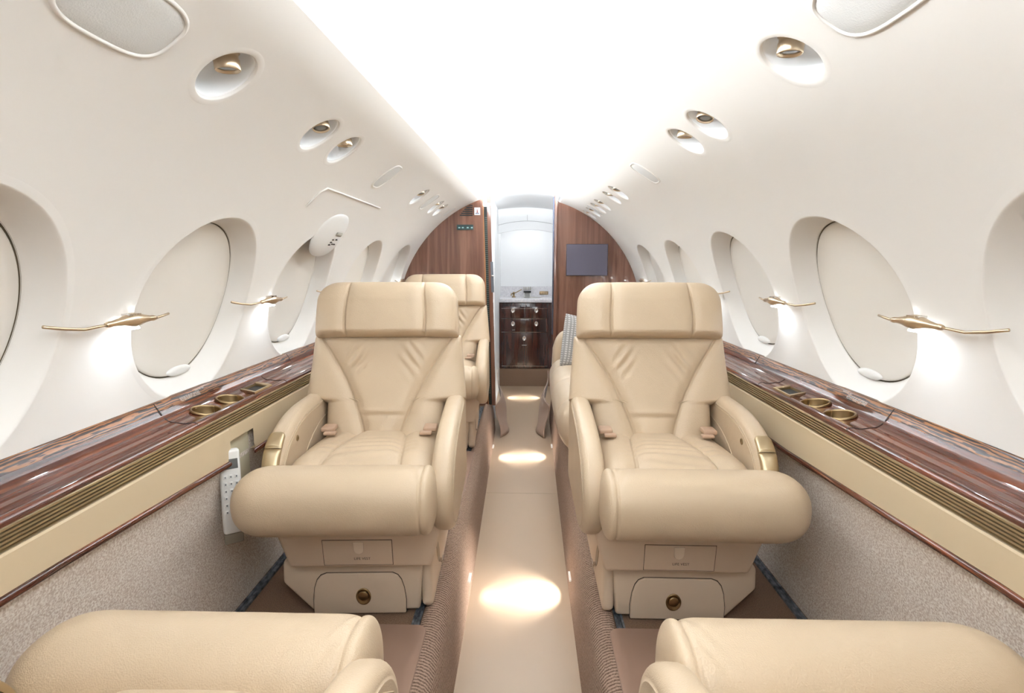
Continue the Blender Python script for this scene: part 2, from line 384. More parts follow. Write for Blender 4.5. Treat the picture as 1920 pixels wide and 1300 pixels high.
# ------------------------------------------------------------------ wall lamps
def wall_lamp(side, y0, ext, i):
    z = 0.932; X = lambda zz, d=0: side*(math.sqrt(R0**2-(zz-ZC)**2)-d)
    p = Vector((X(z, 0.0), y0, z)); sd = 'left' if side < 0 else 'right'
    lab = '%s slim bronze wall lamp between windows on the %s wall, lit below' % (['nearest', 'second nearest', 'third', 'fourth', 'farthest'][i], sd)
    e = empty('wall_lamp', tuple(p), lab, 'wall lamp', 'bronze lamps along the %s wall' % sd)
    off = lambda d, yy, dz=0.0: (X(z, d)-p.x, yy, dz)
    yb = 0.125*ext
    MB().tube([off(0.006, 0.0, 0.012), off(0.014, 0.035*ext, 0.004), off(0.02, 0.075*ext, -0.002), off(0.024, yb*0.8, 0.0), off(0.024, yb+0.02, 0.001)], 0.0032, 8).obj('arm', M_brass, e, True)
    L = 0.15
    pr = [(0, .005), (.06, .0068), (.12, .0062), (.25, .0085), (.4, .0135), (.5, .0165), (.6, .0145), (.75, .0095), (.88, .0065), (.94, .0068), (1, .005)]
    b = MB().tube([off(0.024, yb+L*t, 0.001+0.003*math.sin(t*3)) for t, r in pr], [r for t, r in pr], 16)
    b.obj('lamp_body', M_brass, e, True)
    MB().tube([off(0.024, yb+L, 0.001), off(0.022, yb+L+0.03, 0.004), off(0.018, yb+L+0.055, 0.006)], 0.003, 8).obj('tip', M_brass, e, True)
    m = MB(); led = MB()
    for k in range(5):
        yy = yb+L*(0.40+0.05*k); m.add([(off(0.012+0.004*0, yy, 0.012)), off(0.034, yy-0.004, 0.013), off(0.034, yy+0.001, 0.013), off(0.012, yy+0.004, 0.012), off(0.012, yy, 0.019), off(0.034, yy-0.004, 0.018), off(0.034, yy+0.001, 0.018), off(0.012, yy+0.004, 0.019)],
                                  [(0, 1, 2, 3), (4, 7, 6, 5), (0, 4, 5, 1), (1, 5, 6, 2), (2, 6, 7, 3), (3, 7, 4, 0)])
        led.box(off(0.02, 0)[0]-0.003, off(0.02, 0)[0]+0.003, yy+0.0045, yy+0.008, 0.012, 0.0175)
    m.obj('fins', M_chrome, e); led.obj('light_emitting_diodes', M_led, e)
    MB().box(off(0.018, 0)[0]-0.006, off(0.018, 0)[0]+0.006, yb+L*0.38, yb+L*0.64, -0.017, -0.0135).obj('diffuser', M_led, e)
    a = area('wall_lamp_light', (p.x+off(0.02, 0)[0]*1.0, y0+yb+L*0.5, z-0.019), (side*0.45, 0, -1), 0.03, 0.012, 0.12, (0.80, 0.89, 1))
    return e
for side in (-1, 1):
    for i, (y0, ext) in enumerate(((0.95, 1.0), (1.585, 1.15), (2.25, 1.1), (2.95, 1.0), (3.66, 1.0))):
        if side < 0 and i == 4: y0, ext = 3.62, 0.5
        wall_lamp(side, y0, ext, i)

# ------------------------------------------------------------------ emergency exit details on the left wall
e = empty('emergency_exit_cover', tuple(wp(-1, np.array(35*D2S), 2.12)), 'white bulging oval exit handle cover over the top of the third left window', 'exit handle cover')
P0 = Vector(wp(-1, np.array(35*D2S), 2.12))
o = ringmesh('cover', -1, 2.12, 35.2*D2S, [(0.140, 0.100, 0.004)]+[(0.140*math.cos(t), 0.100*math.cos(t), 0.004-0.024*math.sin(t)) for t in np.linspace(0.1, 1.5, 12)], M_white, e, n=64, cap=True, power=2.3)
o.data.transform(Matrix.Translation(-P0))
for k, (dy, ds, wy, hs) in enumerate(((0.03, 0.018, 0.03, 0.009),)):
    o = ringmesh('placard', -1, 2.12+dy, 35.2*D2S+ds, [(wy, hs, -0.016), (wy*.98, hs*.95, -0.0215)], mat('placard_grey', srgb(176, 172, 160), 0.5), e, n=24, cap=True, power=8); o.data.transform(Matrix.Translation(-P0))
mk_ = MB()
for dy, ds in ((0.0, -0.01), (-0.005, -0.022), (-0.008, -0.034), (0.035, -0.008), (0.02, -0.03), (0.038, -0.03)):
    q = Vector(wp(-1, np.array(35.2*D2S+ds), 2.12+dy, -0.0205))-P0; mk_.box(q.x-0.003, q.x+0.004, q.y-0.005, q.y+0.003, q.z-0.0025, q.z+0.0025)
mk_.obj('markings', M_textd, e)
# outline seam of the hatch
pts = [wp(-1, np.array(41*D2S), 1.76, -0.001), wp(-1, np.array(45*D2S), 1.775, -0.001)]+[wp(-1, np.array(46.3*D2S), y, -0.001) for y in np.linspace(1.80, 2.44, 14)]
struct(MB().tube([tuple(p) for p in pts], 0.0035, 8).obj('trim_6', M_wall, None, True))

# ------------------------------------------------------------------ side ledges
LW = {-1: 1, 1: 2}
def ztrim(y): return 0.548-0.035*min(max((y-0.75)/0.8, 0), 1)
CUPS = (1.385, 1.505)
ZT = 0.664
for side in (-1, 1):
    sd = 'left' if side < 0 else 'right'; y0, y1 = -1.3, YEND[side]-0.003 if side < 0 else 4.0
    e = empty('side_ledge', (side*0.85, 1.4, 0.60), 'glossy rosewood side ledge with cup holders and bronze grooves along the %s wall' % sd, 'side ledge')
    T = Matrix.Translation((-side*0.85, -1.4, -0.60))
    def extr(name, prof, m, ya=y0, yb=y1, n=2, smooth=True, z=lambda y: 0):
        ys = np.linspace(ya, yb, n); V = [(side*x, y, zz+z(y)) for y in ys for x, zz in prof]
        o = mk(name, V, gridfaces(n, len(prof), flip=(side > 0)), m, e, smooth); o.data.transform(T); return o
    extr('back_strip', [(0.926, 0.712), (0.9165, 0.713), (0.912, 0.710), (0.903, 0.695), (0.900, 0.689)], M_zebra)
    # tray with holes for the cups
    prof = [(0.8895, 0.672), (0.886, 0.667), (0.880, 0.664), (0.872, 0.6625)]
    xs = np.concatenate([np.array([0.9005, 0.897, 0.893, 0.8895, 0.8875, 0.884]), np.linspace(0.880, 0.815, 24), np.array([0.812, 0.809, 0.8055, 0.803, 0.8015, 0.801])])
    def zz(x):
        a = ZT+0.026*np.clip((x-0.868)/0.0325, 0, 1)**2-0.0035*np.exp(-((x-0.838)/0.02)**2)
        r = np.clip((0.813-x)/0.012, 0, 1); return a-0.013*(1-np.sqrt(1-r*r+1e-9))-0.002*r
    ys = np.concatenate([np.linspace(y0, 1.30, 60), np.linspace(1.303, 1.78, 160), np.linspace(1.80, y1, 60)])
    Y, X = np.meshgrid(ys, xs, indexing='ij'); V = np.stack([side*X, Y, zz(X)], -1)
    F = gridfaces(len(ys), len(xs), flip=(side > 0)); cy = Y.ravel()[F].mean(1); cx = X.ravel()[F].mean(1); keep = np.ones(len(F), bool)
    for cyy in CUPS: keep &= ((cx-0.848)**2+(cy-cyy)**2) > 0.0345**2
    keep &= ~((np.abs(cx-0.850) < 0.026) & (np.abs(cy-1.655-(cx-0.848)*0.55) < 0.042))
    o = mk('tray', V, F[keep], M_wood, e); o.data.transform(T)
    for cyy in CUPS:
        n = 48; th = np.linspace(0, 2*np.pi, n, endpoint=False); V = []
        for r, dz in ((0.0395, -0.001), (0.039, 0.0035), (0.0365, 0.0045), (0.0345, 0.0035), (0.034, 0.0), (0.0335, -0.055), (0.030, -0.058), (0.001, -0.058)):
            x = 0.848+r*np.cos(th); yq = cyy+r*np.sin(th); wav = 0.006*np.cos(th)*(dz > -0.01)
            V.append(np.stack([side*x, yq, ZT+dz+wav], -1))
        o = mk('cup_holder', np.array(V), gridfaces(8, n, cv=True, flip=(side > 0)), M_brassd, e); o.data.transform(T)
        o2 = MB().box(side*0.846, side*0.849, cyy+0.030, cyy+0.034, ZT-0.05, ZT+0.003).obj('divider', M_brass, o); o2.data.transform(T)
    # rhomboid pocket
    n = 4; def_ = [(-0.033, -0.075), (0.036, -0.035), (0.036, 0.060), (-0.033, 0.025)]
    def rh(k, z): return [(side*(0.848+x*k), 1.66+y*(k if k > 0.8 else k), z) for x, y in def_]
    V = []
    for k, z in ((1.12, ZT-0.002), (1.10, ZT+0.004), (0.92, ZT+0.004), (0.82, ZT+0.001), (0.80, ZT-0.03)): V += rh(k, z)
    o = mk('pocket_bezel', V, gridfaces(5, 4, cv=True, flip=(side > 0)), M_brush, e, False); o.data.transform(T)
    o2 = mk('pocket_inside', rh(0.82, ZT-0.006), [(0, 1, 2, 3)], M_black, e, False); o2.data.transform(T)  # flat black sheet standing in for the dark inside of the pocket
    # grooved bronze strip
    prof = [(0.801, 0.649)]
    for k in range(5):
        z = 0.648-k*0.0068; prof += [(0.7975, z), (0.7975, z-0.0036), (0.8045, z-0.0044), (0.8045, z-0.0064)]
    prof += [(0.799, 0.612)]
    extr('grooved_strip', prof, M_groove, smooth=False)
    extr('shadow_gap', [(0.803, 0.612), (0.803, 0.609)], M_black)
    # cream panel, cut away at the phone on the left
    def panel(ya, yb, lower=0.0):
        n = 16; yy = np.linspace(ya, yb, n); V = []
        for y in yy: V += [(side*0.81, y, 0.610), (side*0.7975, y, 0.610), (side*0.7955, y, 0.606), (side*0.7955, y, ztrim(y)-lower), (side*0.81, y, ztrim(y)-lower)]
        o = mk('cream_panel', V, gridfaces(n, 5, flip=(side > 0)), M_cream, e, False); o.data.transform(T)
        V = [];
        for y in yy: V += [(side*(0.797+0.008*math.cos(a)*-1), y, ztrim(y)-lower-0.008+0.008*math.sin(a)) for a in np.linspace(1.57, -1.57, 9)]
        cap = [list(range(9)), list(range(9*(n-1), 9*n))]
        o = mk('wood_molding', V, gridfaces(n, 9, flip=(side > 0)).tolist()+cap, M_wood, e); o.data.transform(T)
    if side < 0:
        panel(y0, 1.395); panel(1.52, y1, 0.004)
        n = 2; o = MB().box(-0.81, -0.7957, 1.395, 1.52, 0.572, 0.610).obj('cream_panel', M_cream, e); o.data.transform(T)
    else: panel(y0, y1)
    # seams in the wood
    for yy in (1.275, 1.775):
        b = MB(); pts = [(side*x, yy, float(zz(np.array(x)))+0.0006) for x in np.linspace(0.889, 0.803, 14)]
        o = b.tube(pts, 0.0011, 6).obj('joint', M_black, e); o.data.transform(T)
        o = MB().tube([(side*0.912, yy+0.25*(yy > 1.5), 0.711), (side*0.893, yy+0.25*(yy > 1.5), 0.681)], 0.001, 6).obj('joint', M_black, e); o.data.transform(T)
    # small white instruction placards on the back strip
    nx = Vector((-side*0.019, 0, -0.030)).normalized()
    for k, (ln, dv, yc) in enumerate(((15, 0.30, 1.46), (34, 0.50, 1.41), (34, 0.66, 1.41), (30, 0.82, 1.41))):
        s_ = ['FASTEN SEAT BELT', 'WHILE SEATED LIFE VEST UNDER SEAT', 'SEAT MUST BE UPRIGHT FOR TAKEOFF', 'TAXI AND LANDING TABLE STOWED'][k]
        c = Vector((side*0.9145, yc, 0.7125)).lerp(Vector((side*0.9005, yc, 0.690)), dv); off = Vector((-side*0.030, 0, 0.019)).normalized()*0.0009
        xd = Vector((0, 1, 0)) if side < 0 else Vector((0, -1, 0)); yd = -nx if True else nx
        o = text('placard_text', s_, 0.0050, M_text, frame(c+off, xd, yd), e); o.data.transform(T)

# ------------------------------------------------------------------ lower side walls, floors
for side in (-1, 1):
    sd = 'left' if side < 0 else 'right'
    pr = [(0.84, 0.60), (0.815, 0.56), (0.814, 0.50), (0.835, 0.42), (0.862, 0.28), (0.872, 0.14), (0.874, 0.0)]
    ys = np.linspace(-1.3, YEND[side], 40); prs = []
    for i in range(len(pr)-1):
        for t in np.linspace(0, 1, 6, endpoint=False): prs.append((pr[i][0]*(1-t)+pr[i+1][0]*t, pr[i][1]*(1-t)+pr[i+1][1]*t))
    prs.append(pr[-1])
    V = [(side*x, y, z) for y in ys for x, z in prs]
    o = struct(mk('wall_lower_'+sd, V, gridfaces(40, len(prs), flip=(side > 0)), M_knit)); tag(o, 'beige knitted fabric lower side wall on the %s' % sd)
    # raised floor
    o = struct(MB().box(min(side*0.27, side*0.875), max(side*0.27, side*0.875), -1.3, YEND[side], -0.03, 0.0).obj('floor_'+sd, M_carpet2)); tag(o, 'raised brown carpeted seat floor on the %s' % sd)
    # carpeted curb beside the aisle
    pr = [(0.288, 0.0), (0.284, 0.010), (0.272, 0.014), (0.25, 0.012), (0.232, 0.002), (0.218, -0.018), (0.209, -0.05), (0.203, -0.10), (0.197, -0.16), (0.193, -0.225)]
    ys = np.linspace(-1.3, 4.0 if side < 0 else 4.3, 60)
    def xs_(y): return 0.02*max(0, (y-2.0))/2.0
    V = [(side*(x+xs_(y)*(x < 0.26)), y, z) for y in ys for x, z in pr]
    o = struct(mk('trim_7' if side < 0 else 'trim_8', V, gridfaces(60, len(pr), flip=(side < 0)), M_carpet)); tag(o, 'brown ribbed carpet curb on the %s of the aisle' % sd)
    for k, x in enumerate((0.302, 0.853)):
        b = MB()
        ye = YEND[side]-0.05 if side < 0 else 2.28-0.1*k
        b.box(side*x-0.012, side*x+0.012, -1.2, ye, 0.0, 0.003); b.box(side*x-0.012, side*x-0.006, -1.2, ye, 0.003, 0.009); b.box(side*x+0.006, side*x+0.012, -1.2, ye, 0.003, 0.009)
        o = b.obj('seat_track', M_rail); tag(o, 'worn blue grey metal seat track in the %s floor, %s' % (sd, 'along the aisle curb' if k == 0 else 'along the foot of the wall'), 'seat track')
o = struct(MB().box(-0.30, 0.30, -1.3, 6.0, -0.25, -0.22).obj('floor', M_floor)); tag(o, 'glossy beige vinyl aisle floor')
struct(MB().box(-0.2, 0.2, 2.838, 2.843, -0.2205, -0.2195).obj('trim_9', mat('seam', srgb(176, 158, 132), 0.5)))
# aft wall behind the photographer
th = np.linspace(0, np.pi, 40); V = [(0.95*math.cos(t), -1.3, ZC+1.0*math.sin(t)) for t in th]+[(-0.95, -1.3, -0.3), (0.95, -1.3, -0.3)]
struct(mk('wall_back', V, [list(range(len(V)))], M_wall, None, False))
# small step lights in the curb
for side, y, pw in ((1, 1.92, 4.0), (-1, 1.90, 0.7), (1, 3.42, 2.2), (-1, 3.4, 1.6), (-1, 5.0, 1.2), (1, 5.0, 1.2)):
    if y < 4.4:
        o = MB().box(side*0.195-0.004, side*0.195+0.006, y-0.03, y+0.03, -0.15, -0.143).obj('aisle_light', M_steplens)
        tag(o, 'small white step light low in the %s aisle curb at the %s bright patch' % ('left' if side < 0 else 'right', 'near' if y < 2.5 else 'far'), 'step light')
    area('aisle_step_light', (side*0.186, y, -0.14), (-side*1.0, -0.05, -0.42), 0.05, 0.012, pw*0.2, (1, 0.97, 0.93), 100)
# rubber mats
for side in (-1, 1):
    for k, (ya, yb) in enumerate(((0.80, 1.405), (2.18, 2.86))):
        if side > 0 and k: continue
        x0, x1 = 0.262, 0.60; r = 0.03; pts = []
        for cxx, cyy, a0 in ((x1-r, yb-r, 0), (x0+r, yb-r, 90), (x0+r, ya+r, 180), (x1-r, ya+r, 270)):
            for t in range(0, 91, 15): a = math.radians(a0+t); pts.append((side*(cxx+r*math.cos(a)), cyy+r*math.sin(a), 0.012))
        o = MB().prism(pts, (0, 0, 0.006)).obj('floor_mat', M_mat, None, False, 0.002)
        tag(o, 'smooth brown floor mat %s' % ('in the left foot space in front of the near seat' if side < 0 and k == 0 else 'in the right foot space in front of the near seat' if side > 0 else 'between the front left and rear left seats'), 'floor mat')

# ------------------------------------------------------------------ seats
def pillow(name, path, Wf, Tf, Tb, rT, rW, grooves, m, parent, mir=1, nq=150, nt=110, p=5.0, rT2=None, rW2=None, bumps=None, cx=0.0, wshift=None):
    """cushion along a path [(y,z)]; front normal = +90deg rotation of tangent toward -y. Wf(t) half width."""
    P = np.array(path, float); seg = np.hypot(*np.diff(P, axis=0).T); L = seg.sum(); cum = np.concatenate([[0], np.cumsum(seg)])/L
    t = 0.5-0.5*np.cos(np.pi*np.linspace(0, 1, nt)); t = 0.65*t+0.35*np.linspace(0, 1, nt)
    cy = np.interp(t, cum, P[:, 0]); cz = np.interp(t, cum, P[:, 1])
    k = np.ones(9)/9; pad = lambda a: np.convolve(np.pad(a, 4, mode='reflect', reflect_type='odd'), k, 'valid'); cy = pad(cy); cz = pad(cz)
    ty = np.gradient(cy); tz = np.gradient(cz); l = np.hypot(ty, tz); ty /= l; tz /= l
    ny, nz = -tz, ty
    s = t*L; rT2 = rT2 if rT2 is not None else rT; rW2 = rW2 if rW2 is not None else rW
    def endf(r1, r2):
        a = np.clip(s/r1, 0, 1) if r1 > 0 else np.ones_like(s); b = np.clip((L-s)/r2, 0, 1) if r2 > 0 else np.ones_like(s)
        return np.sqrt(1-(1-a)**2), np.sqrt(1-(1-b)**2)
    a1, a2 = endf(rT, rT2); eT = a1*a2
    b1, b2 = endf(max(rW, 1e-6), max(rW2, 1e-6))
    Wd = np.array([Wf(x) for x in t])-rW*(1-b1)-rW2*(1-b2)
    q = np.linspace(-1, 1, nq); sx = np.sign(q)*(1-(1-np.abs(q))**1.6)*0.55+0.45*q
    h = (1-np.abs(sx)**p)**(1/2.2)
    X = Wd[:, None]*sx[None, :]
    Tfa = np.array([Tf(x) for x in t]) if callable(Tf) else np.full(nt, Tf)
    N = Tfa[:, None]*h[None, :]*eT[:, None]
    for g in grooves:
        fn, D, D2 = g[:3]; sg = g[3] if len(g) > 3 else 0.0032
        if fn == 't':
            d = np.abs(s-g[4]*L)[:, None]+0*X
            lim = np.ones_like(X)
        else:
            gx = np.array([fn(x) for x in t]); lim = (~np.isnan(gx))[:, None]*1.0; gx = np.nan_to_num(gx)
            slope = np.gradient(gx, s+1e-9); d = np.abs(X-gx[:, None])/np.sqrt(1+np.clip(slope, -3, 3)**2)[:, None]
        N -= lim*(D*np.exp(-(d/sg)**2)+D2*np.exp(-(d/0.022)**2))*h[None, :]*eT[:, None]
    if bumps is not None: N += bumps(X, t[:, None])*h[None, :]*eT[:, None]
    Nb = -Tb*h[None, ::-1]*eT[:, None]; Xb = X[:, ::-1]
    XX = np.concatenate([X, Xb[:, 1:-1]], 1); NN = np.concatenate([N, Nb[:, 1:-1]], 1)
    cxx = np.array([wshift(x) for x in t])[:, None] if wshift else 0.0
    V = np.stack([mir*(XX+cx+cxx), cy[:, None]+ny[:, None]*NN, cz[:, None]+nz[:, None]*NN], -1)
    nn = XX.shape[1]; F = gridfaces(nt, nn, cv=True, flip=(mir < 0)).tolist()
    F.append(list(range(nn))[::(1 if mir < 0 else -1)][::-1]); F.append(list(range((nt-1)*nn, nt*nn)))
    return mk(name, V, F, m, parent)
def G(x, c, s): return np.exp(-((x-c)/s)**2)
def sideprism(b, prof, x0, x1):
    return b.prism([(x0, y, z) for y, z in prof], (x1-x0, 0, 0))
def make_seat(mir, label, loc, rz):
    e = empty('airplane_seat', loc, label, 'seat', 'cream leather cabin seats', rz)
    # --- back cushion : t=0 bottom, t=1 top under headrest
    def Wb(t):
        z = 0.38+t*0.42
        w0 = 0.200+0.012*t
        w1 = 0.286-0.022*(t-0.45)/0.55
        k = min(max((t-0.475)/0.03, 0), 1); k = k*k*(3-2*k); return w0+(w1-w0)*k
    gl = lambda t: 0.052+0.022*min(t/0.35, 1)*0+0.228*max(0, t-0.12)**1.6+0.006*math.sin(t*3)
    def bb(X, t):
        r = 0.006*G(t, 0.40, 0.018)*G(X, -0.01, 0.07)-0.004*G(t, 0.37, 0.02)*G(X, 0, 0.08)
        for x0, sg in ((0.095, 1), (-0.10, -1)):
            r = r+0.005*np.sin((X*sg+t*0.35)*150)*G(X, x0, 0.035)*G(t, 0.80, 0.12)
        r = r+0.012*G(X, 0, 0.10)*G(t, 0.12, 0.25)
        return r
    pillow('back_cushion', [(0.155, 0.36), (0.195, 0.46), (0.245, 0.58), (0.29, 0.69), (0.32, 0.80)], Wb, 0.052, 0.06, 0.05, 0.02,
           [(gl, 0.009, 0.014, 0.0034), (lambda t: -gl(t), 0.009, 0.014, 0.0034)], M_leather, e, mir, nq=190, nt=130, p=6, rT2=0.035, rW2=0.01, bumps=bb)
    # piping along the wing edges
    pillow('headrest', [(0.300, 0.792), (0.318, 0.88), (0.335, 0.95), (0.350, 0.990)], lambda t: 0.257-0.010*t*t, lambda t: 0.078-0.02*t, 0.06, 0.03, 0.012,
           [(lambda t: 0.137+0.004*math.sin(t*5), 0.011, 0.009, 0.0036), (lambda t: -0.137-0.004*math.sin(t*5), 0.011, 0.009, 0.0036)], M_leather, e, mir, nq=190, nt=90, p=7, rT2=0.075, rW2=0.075)
    # seat cushion : t=0 back, t=1 front
    def bs(X, t): return 0.008*G(X, 0, 0.12)*G(t, 0.4, 0.4)+0.0035*np.sin(t*70+X*25)*G(X, -0.02, 0.12)*G(t, 0.62, 0.2)
    pillow('seat_cushion', [(0.22, 0.432), (0.05, 0.447), (-0.10, 0.455), (-0.21, 0.425)][::-1], lambda t: 0.213, 0.05, 0.10, 0.03, 0.0,
           [(lambda t: 0.125-0.05*t, 0.008, 0.012), (lambda t: -0.125+0.05*t, 0.008, 0.012)], M_leather, e, mir, nq=150, nt=100, p=5, rW2=0.03, bumps=lambda X, t: bs(X, 1-t))
    # front roll (leg rest)
    nu, nv = 96, 170; u = np.linspace(0, 2*np.pi, nu, endpoint=False); t = np.linspace(0, 1, nv); tt = 0.5-0.5*np.cos(np.pi*t)
    xx = -0.300+0.536*tt
    dl = np.clip((xx+0.300)/0.10, 0, 1); dr = np.clip((0.236-xx)/0.028, 0, 1)
    rad = (1-(1-dl)**2.4)**(1/2.4)*(1-(1-dr)**2.4)**(1/2.4)
    rg = 1-0.045*G(xx, 0.200, 0.0035)-0.02*G(xx, 0.200, 0.015)
    V = np.zeros((nv, nu, 3))
    cu, su = np.cos(u), np.sin(u); sq = lambda c: np.sign(c)*np.abs(c)**0.88
    V[..., 0] = xx[:, None]
    wr = 1+0.012*np.sin(xx[:, None]*46+u[None, :]*3)*G(xx[:, None], 0.06, 0.12)*G(np.sin(u)[None, :], -0.2, 0.8)
    V[..., 1] = -0.262+0.092*(rad*rg)[:, None]*sq(cu)[None, :]*wr
    cr = 0
    for xc_, uc_, sl_, am_ in ((0.10, 5.6, 0.10, 0.0030), (0.14, 5.9, 0.07, 0.0026), (0.03, 5.2, 0.16, 0.0022), (-0.06, 5.5, 0.12, 0.0018), (0.175, 1.2, 0.05, 0.002), (0.185, 2.0, 0.04, 0.0018)):
        cr = cr-am_*G(xx[:, None]-xc_-sl_*(u[None, :]-uc_), 0, 0.008)*G(u[None, :], uc_, 0.7)
    V[..., 1] += cr*sq(cu)[None, :]
    V[..., 2] = cr*sq(su)[None, :]+0.432+0.089*(rad*rg)[:, None]*sq(su)[None, :]*wr
    V[..., 0] *= mir
    F = gridfaces(nv, nu, cv=True, flip=(mir > 0)).tolist()
    mk('front_roll', V, F, M_leather, e)
    # arms
    arm = [(0.30, 0.608), (0.08, 0.608), (0.0, 0.598), (-0.06, 0.580), (-0.11, 0.555), (-0.15, 0.520), (-0.172, 0.475), (-0.176, 0.42), (-0.16, 0.36), (-0.12, 0.32), (0.30, 0.30)]
    armi = [(0.335, 0.606), (0.12, 0.597), (0.0, 0.584), (-0.10, 0.566), (-0.17, 0.545), (-0.225, 0.51), (-0.255, 0.46), (-0.26, 0.41), (-0.24, 0.35), (-0.19, 0.30), (-0.10, 0.27), (0.34, 0.26)]
    def slab(name, prof, xc, hw, m, par):
        # rounded slab: loops across thickness
        P = np.array(prof); c = P.mean(0); n = len(P)
        # resample smoothly
        d = np.r_[0, np.cumsum(np.hypot(*np.diff(np.r_[P, P[:1]], axis=0).T))]; q = np.linspace(0, d[-1], 121)[:-1]; PP = np.r_[P, P[:1]]
        C = np.stack([np.interp(q, d, PP[:, 0]), np.interp(q, d, PP[:, 1])], 1)
        for _ in range(6): C = (np.roll(C, 1, 0)+2*C+np.roll(C, -1, 0))/4
        tg = np.roll(C, -1, 0)-np.roll(C, 1, 0); tg /= np.hypot(*tg.T)[:, None]; nr = np.stack([tg[:, 1], -tg[:, 0]], 1)
        if ((C-C.mean(0))*nr).sum() < 0: nr = -nr
        rows = []
        r = hw*0.78
        for a in np.linspace(-90, 90, 13):
            a = math.radians(a); off = -r+r*math.cos(a); x = xc+(hw-r)*np.sign(a)+r*math.sin(a)
            if abs(a) < 1e-6: x = xc
            rows.append(np.c_[np.full(len(C), mir*x), C+nr*off])
        V = np.array(rows); F = gridfaces(13, len(C), cv=True).tolist(); F.append(list(range(len(C)))[::-1]); F.append(list(range(12*len(C), 13*len(C))))
        o = mk(name, V, F, m, par)
        o.data.polygons[len(o.data.polygons)-1].use_smooth = False; o.data.polygons[len(o.data.polygons)-2].use_smooth = False
        return o
    ao = slab('outer_armrest', arm, -0.247, 0.031, M_leather, e)
    ai = slab('inner_armrest', armi, 0.246, 0.031, M_leather, e)
    # stitched arc panel and button on the inside of the outer arm
    MB().tube([(mir*-0.2155, 0.28-0.0*k, 0.53) if k == 0 else (mir*-0.2155, 0.27-0.30*math.sin(k/10*1.5), 0.53-0.17*(1-math.cos(k/10*1.5))) for k in range(11)], 0.0016, 6).obj('stitched_seam', M_stitch, ao, True)
    MB().tube([(mir*-0.2158, y, z-0.028) for y, z in ((0.26, 0.606), (0.08, 0.605), (0.0, 0.594), (-0.05, 0.577), (-0.10, 0.55), (-0.135, 0.515), (-0.15, 0.475))], 0.0012, 6).obj('stitched_seam', M_stitch, ao, True)
    MB().tube([(mir*0.2775, y, z-0.030) for y, z in ((0.3, 0.605), (0.12, 0.596), (0.0, 0.582), (-0.09, 0.562), (-0.16, 0.538), (-0.205, 0.50), (-0.225, 0.455))], 0.0012, 6).obj('stitched_seam', M_stitch, ai, True)
    Mb = frame((mir*-0.2158, -0.035, 0.530), (0, 1, 0), (0, 0, 1)) if mir > 0 else frame((mir*-0.2158, -0.035, 0.530), (0, -1, 0), (0, 0, 1))
    tag(MB().lathe([(0.0095, -0.001), (0.0095, 0.0015), (0.0065, 0.0018), (0.006, 0.0005), (0.0001, 0.0005)], Mb, 24).obj('recline_button', M_brassd, ao, True), 'round brass button')
    # bronze grip wrapped over the arm's front
    def strip(name, pts, w0, w1, lift, m, par, thick=0.008, wide=True):
        P = np.array(pts); dd_ = np.r_[0, np.cumsum(np.hypot(*np.diff(P, axis=0).T))]; qq = np.linspace(0, dd_[-1], 16); P = np.c_[np.interp(qq, dd_, P[:, 0]), np.interp(qq, dd_, P[:, 1])]; n = len(P); tg = np.gradient(P, axis=0); tg /= np.hypot(*tg.T)[:, None]; nr = np.stack([tg[:, 1], -tg[:, 0]], 1)
        if nr[0][1] < 0: nr = -nr
        V = []
        for i in range(n):
            e_ = min(i, n-1-i)/2.0; f = math.sqrt(1-(1-min(e_, 1))**2) if e_ < 1 else 1; w = (w0+(w1-w0)*i/(n-1))*(1.0 if (i < n/2) != wide else 0.35+0.65*math.sqrt(max(0, 1-(1-min(1, (i if wide else n-1-i)/5.0+0.02))**2)))
            for a in np.linspace(0, math.pi, 13):
                h = lift-0.004+(thick+0.002)*math.sin(a)**0.55*(0.45+0.55*f)
                V.append((mir*(-0.247-w*math.cos(a)), P[i, 0]+nr[i, 0]*h, P[i, 1]+nr[i, 1]*h))
        F = gridfaces(n, 13).tolist(); F.append(list(range(13))); F.append(list(range(13*(n-1), 13*n)))
        o = mk(name, V, F, m, par); return o
    grip = empty_part = strip('bronze_grip', [(-0.092, 0.567), (-0.108, 0.558), (-0.124, 0.546), (-0.137, 0.533)], 0.023, 0.025, 0.0, M_brush, e, 0.010)
    strip('lever', [(-0.138, 0.532), (-0.150, 0.516), (-0.160, 0.500), (-0.168, 0.484), (-0.173, 0.466), (-0.177, 0.445), (-0.178, 0.428)], 0.025, 0.023, 0.0, M_brush, grip, 0.012, False)
    strip('lever_recess', [(-0.172, 0.445), (-0.175, 0.43), (-0.175, 0.415), (-0.172, 0.400)], 0.019, 0.014, 0.0, M_brassd, grip, 0.004)
    # belts
    for sx in (-1, 1):
        b = MB(); x = sx*0.170
        b.box(mir*x-0.022, mir*x+0.022, 0.10, 0.15, 0.503, 0.519)
        o = b.obj('seat_belt', M_belt, e, False, 0.005); 
        MB().box(mir*x-0.02-0.012*sx*mir, mir*x+0.02-0.012*sx*mir, 0.082, 0.105, 0.498, 0.508).obj('buckle', M_belt, o, False, 0.003)
    # seat pan shroud
    b = MB(); b.add([(mir*x, y, z) for x, y, z in ((-0.262, -0.205, 0.40), (0.262, -0.205, 0.40), (0.205, -0.180, 0.185), (-0.205, -0.180, 0.185), (-0.262, 0.32, 0.40), (0.262, 0.32, 0.40), (0.205, 0.28, 0.185), (-0.205, 0.28, 0.185))],
                    [(0, 1, 2, 3), (4, 7, 6, 5), (0, 4, 5, 1), (3, 2, 6, 7), (0, 3, 7, 4), (1, 5, 6, 2)])
    if mir < 0: b.f = [f[::-1] for f in b.f]
    b.obj('seat_pan', M_shroud, e, False, 0.012)
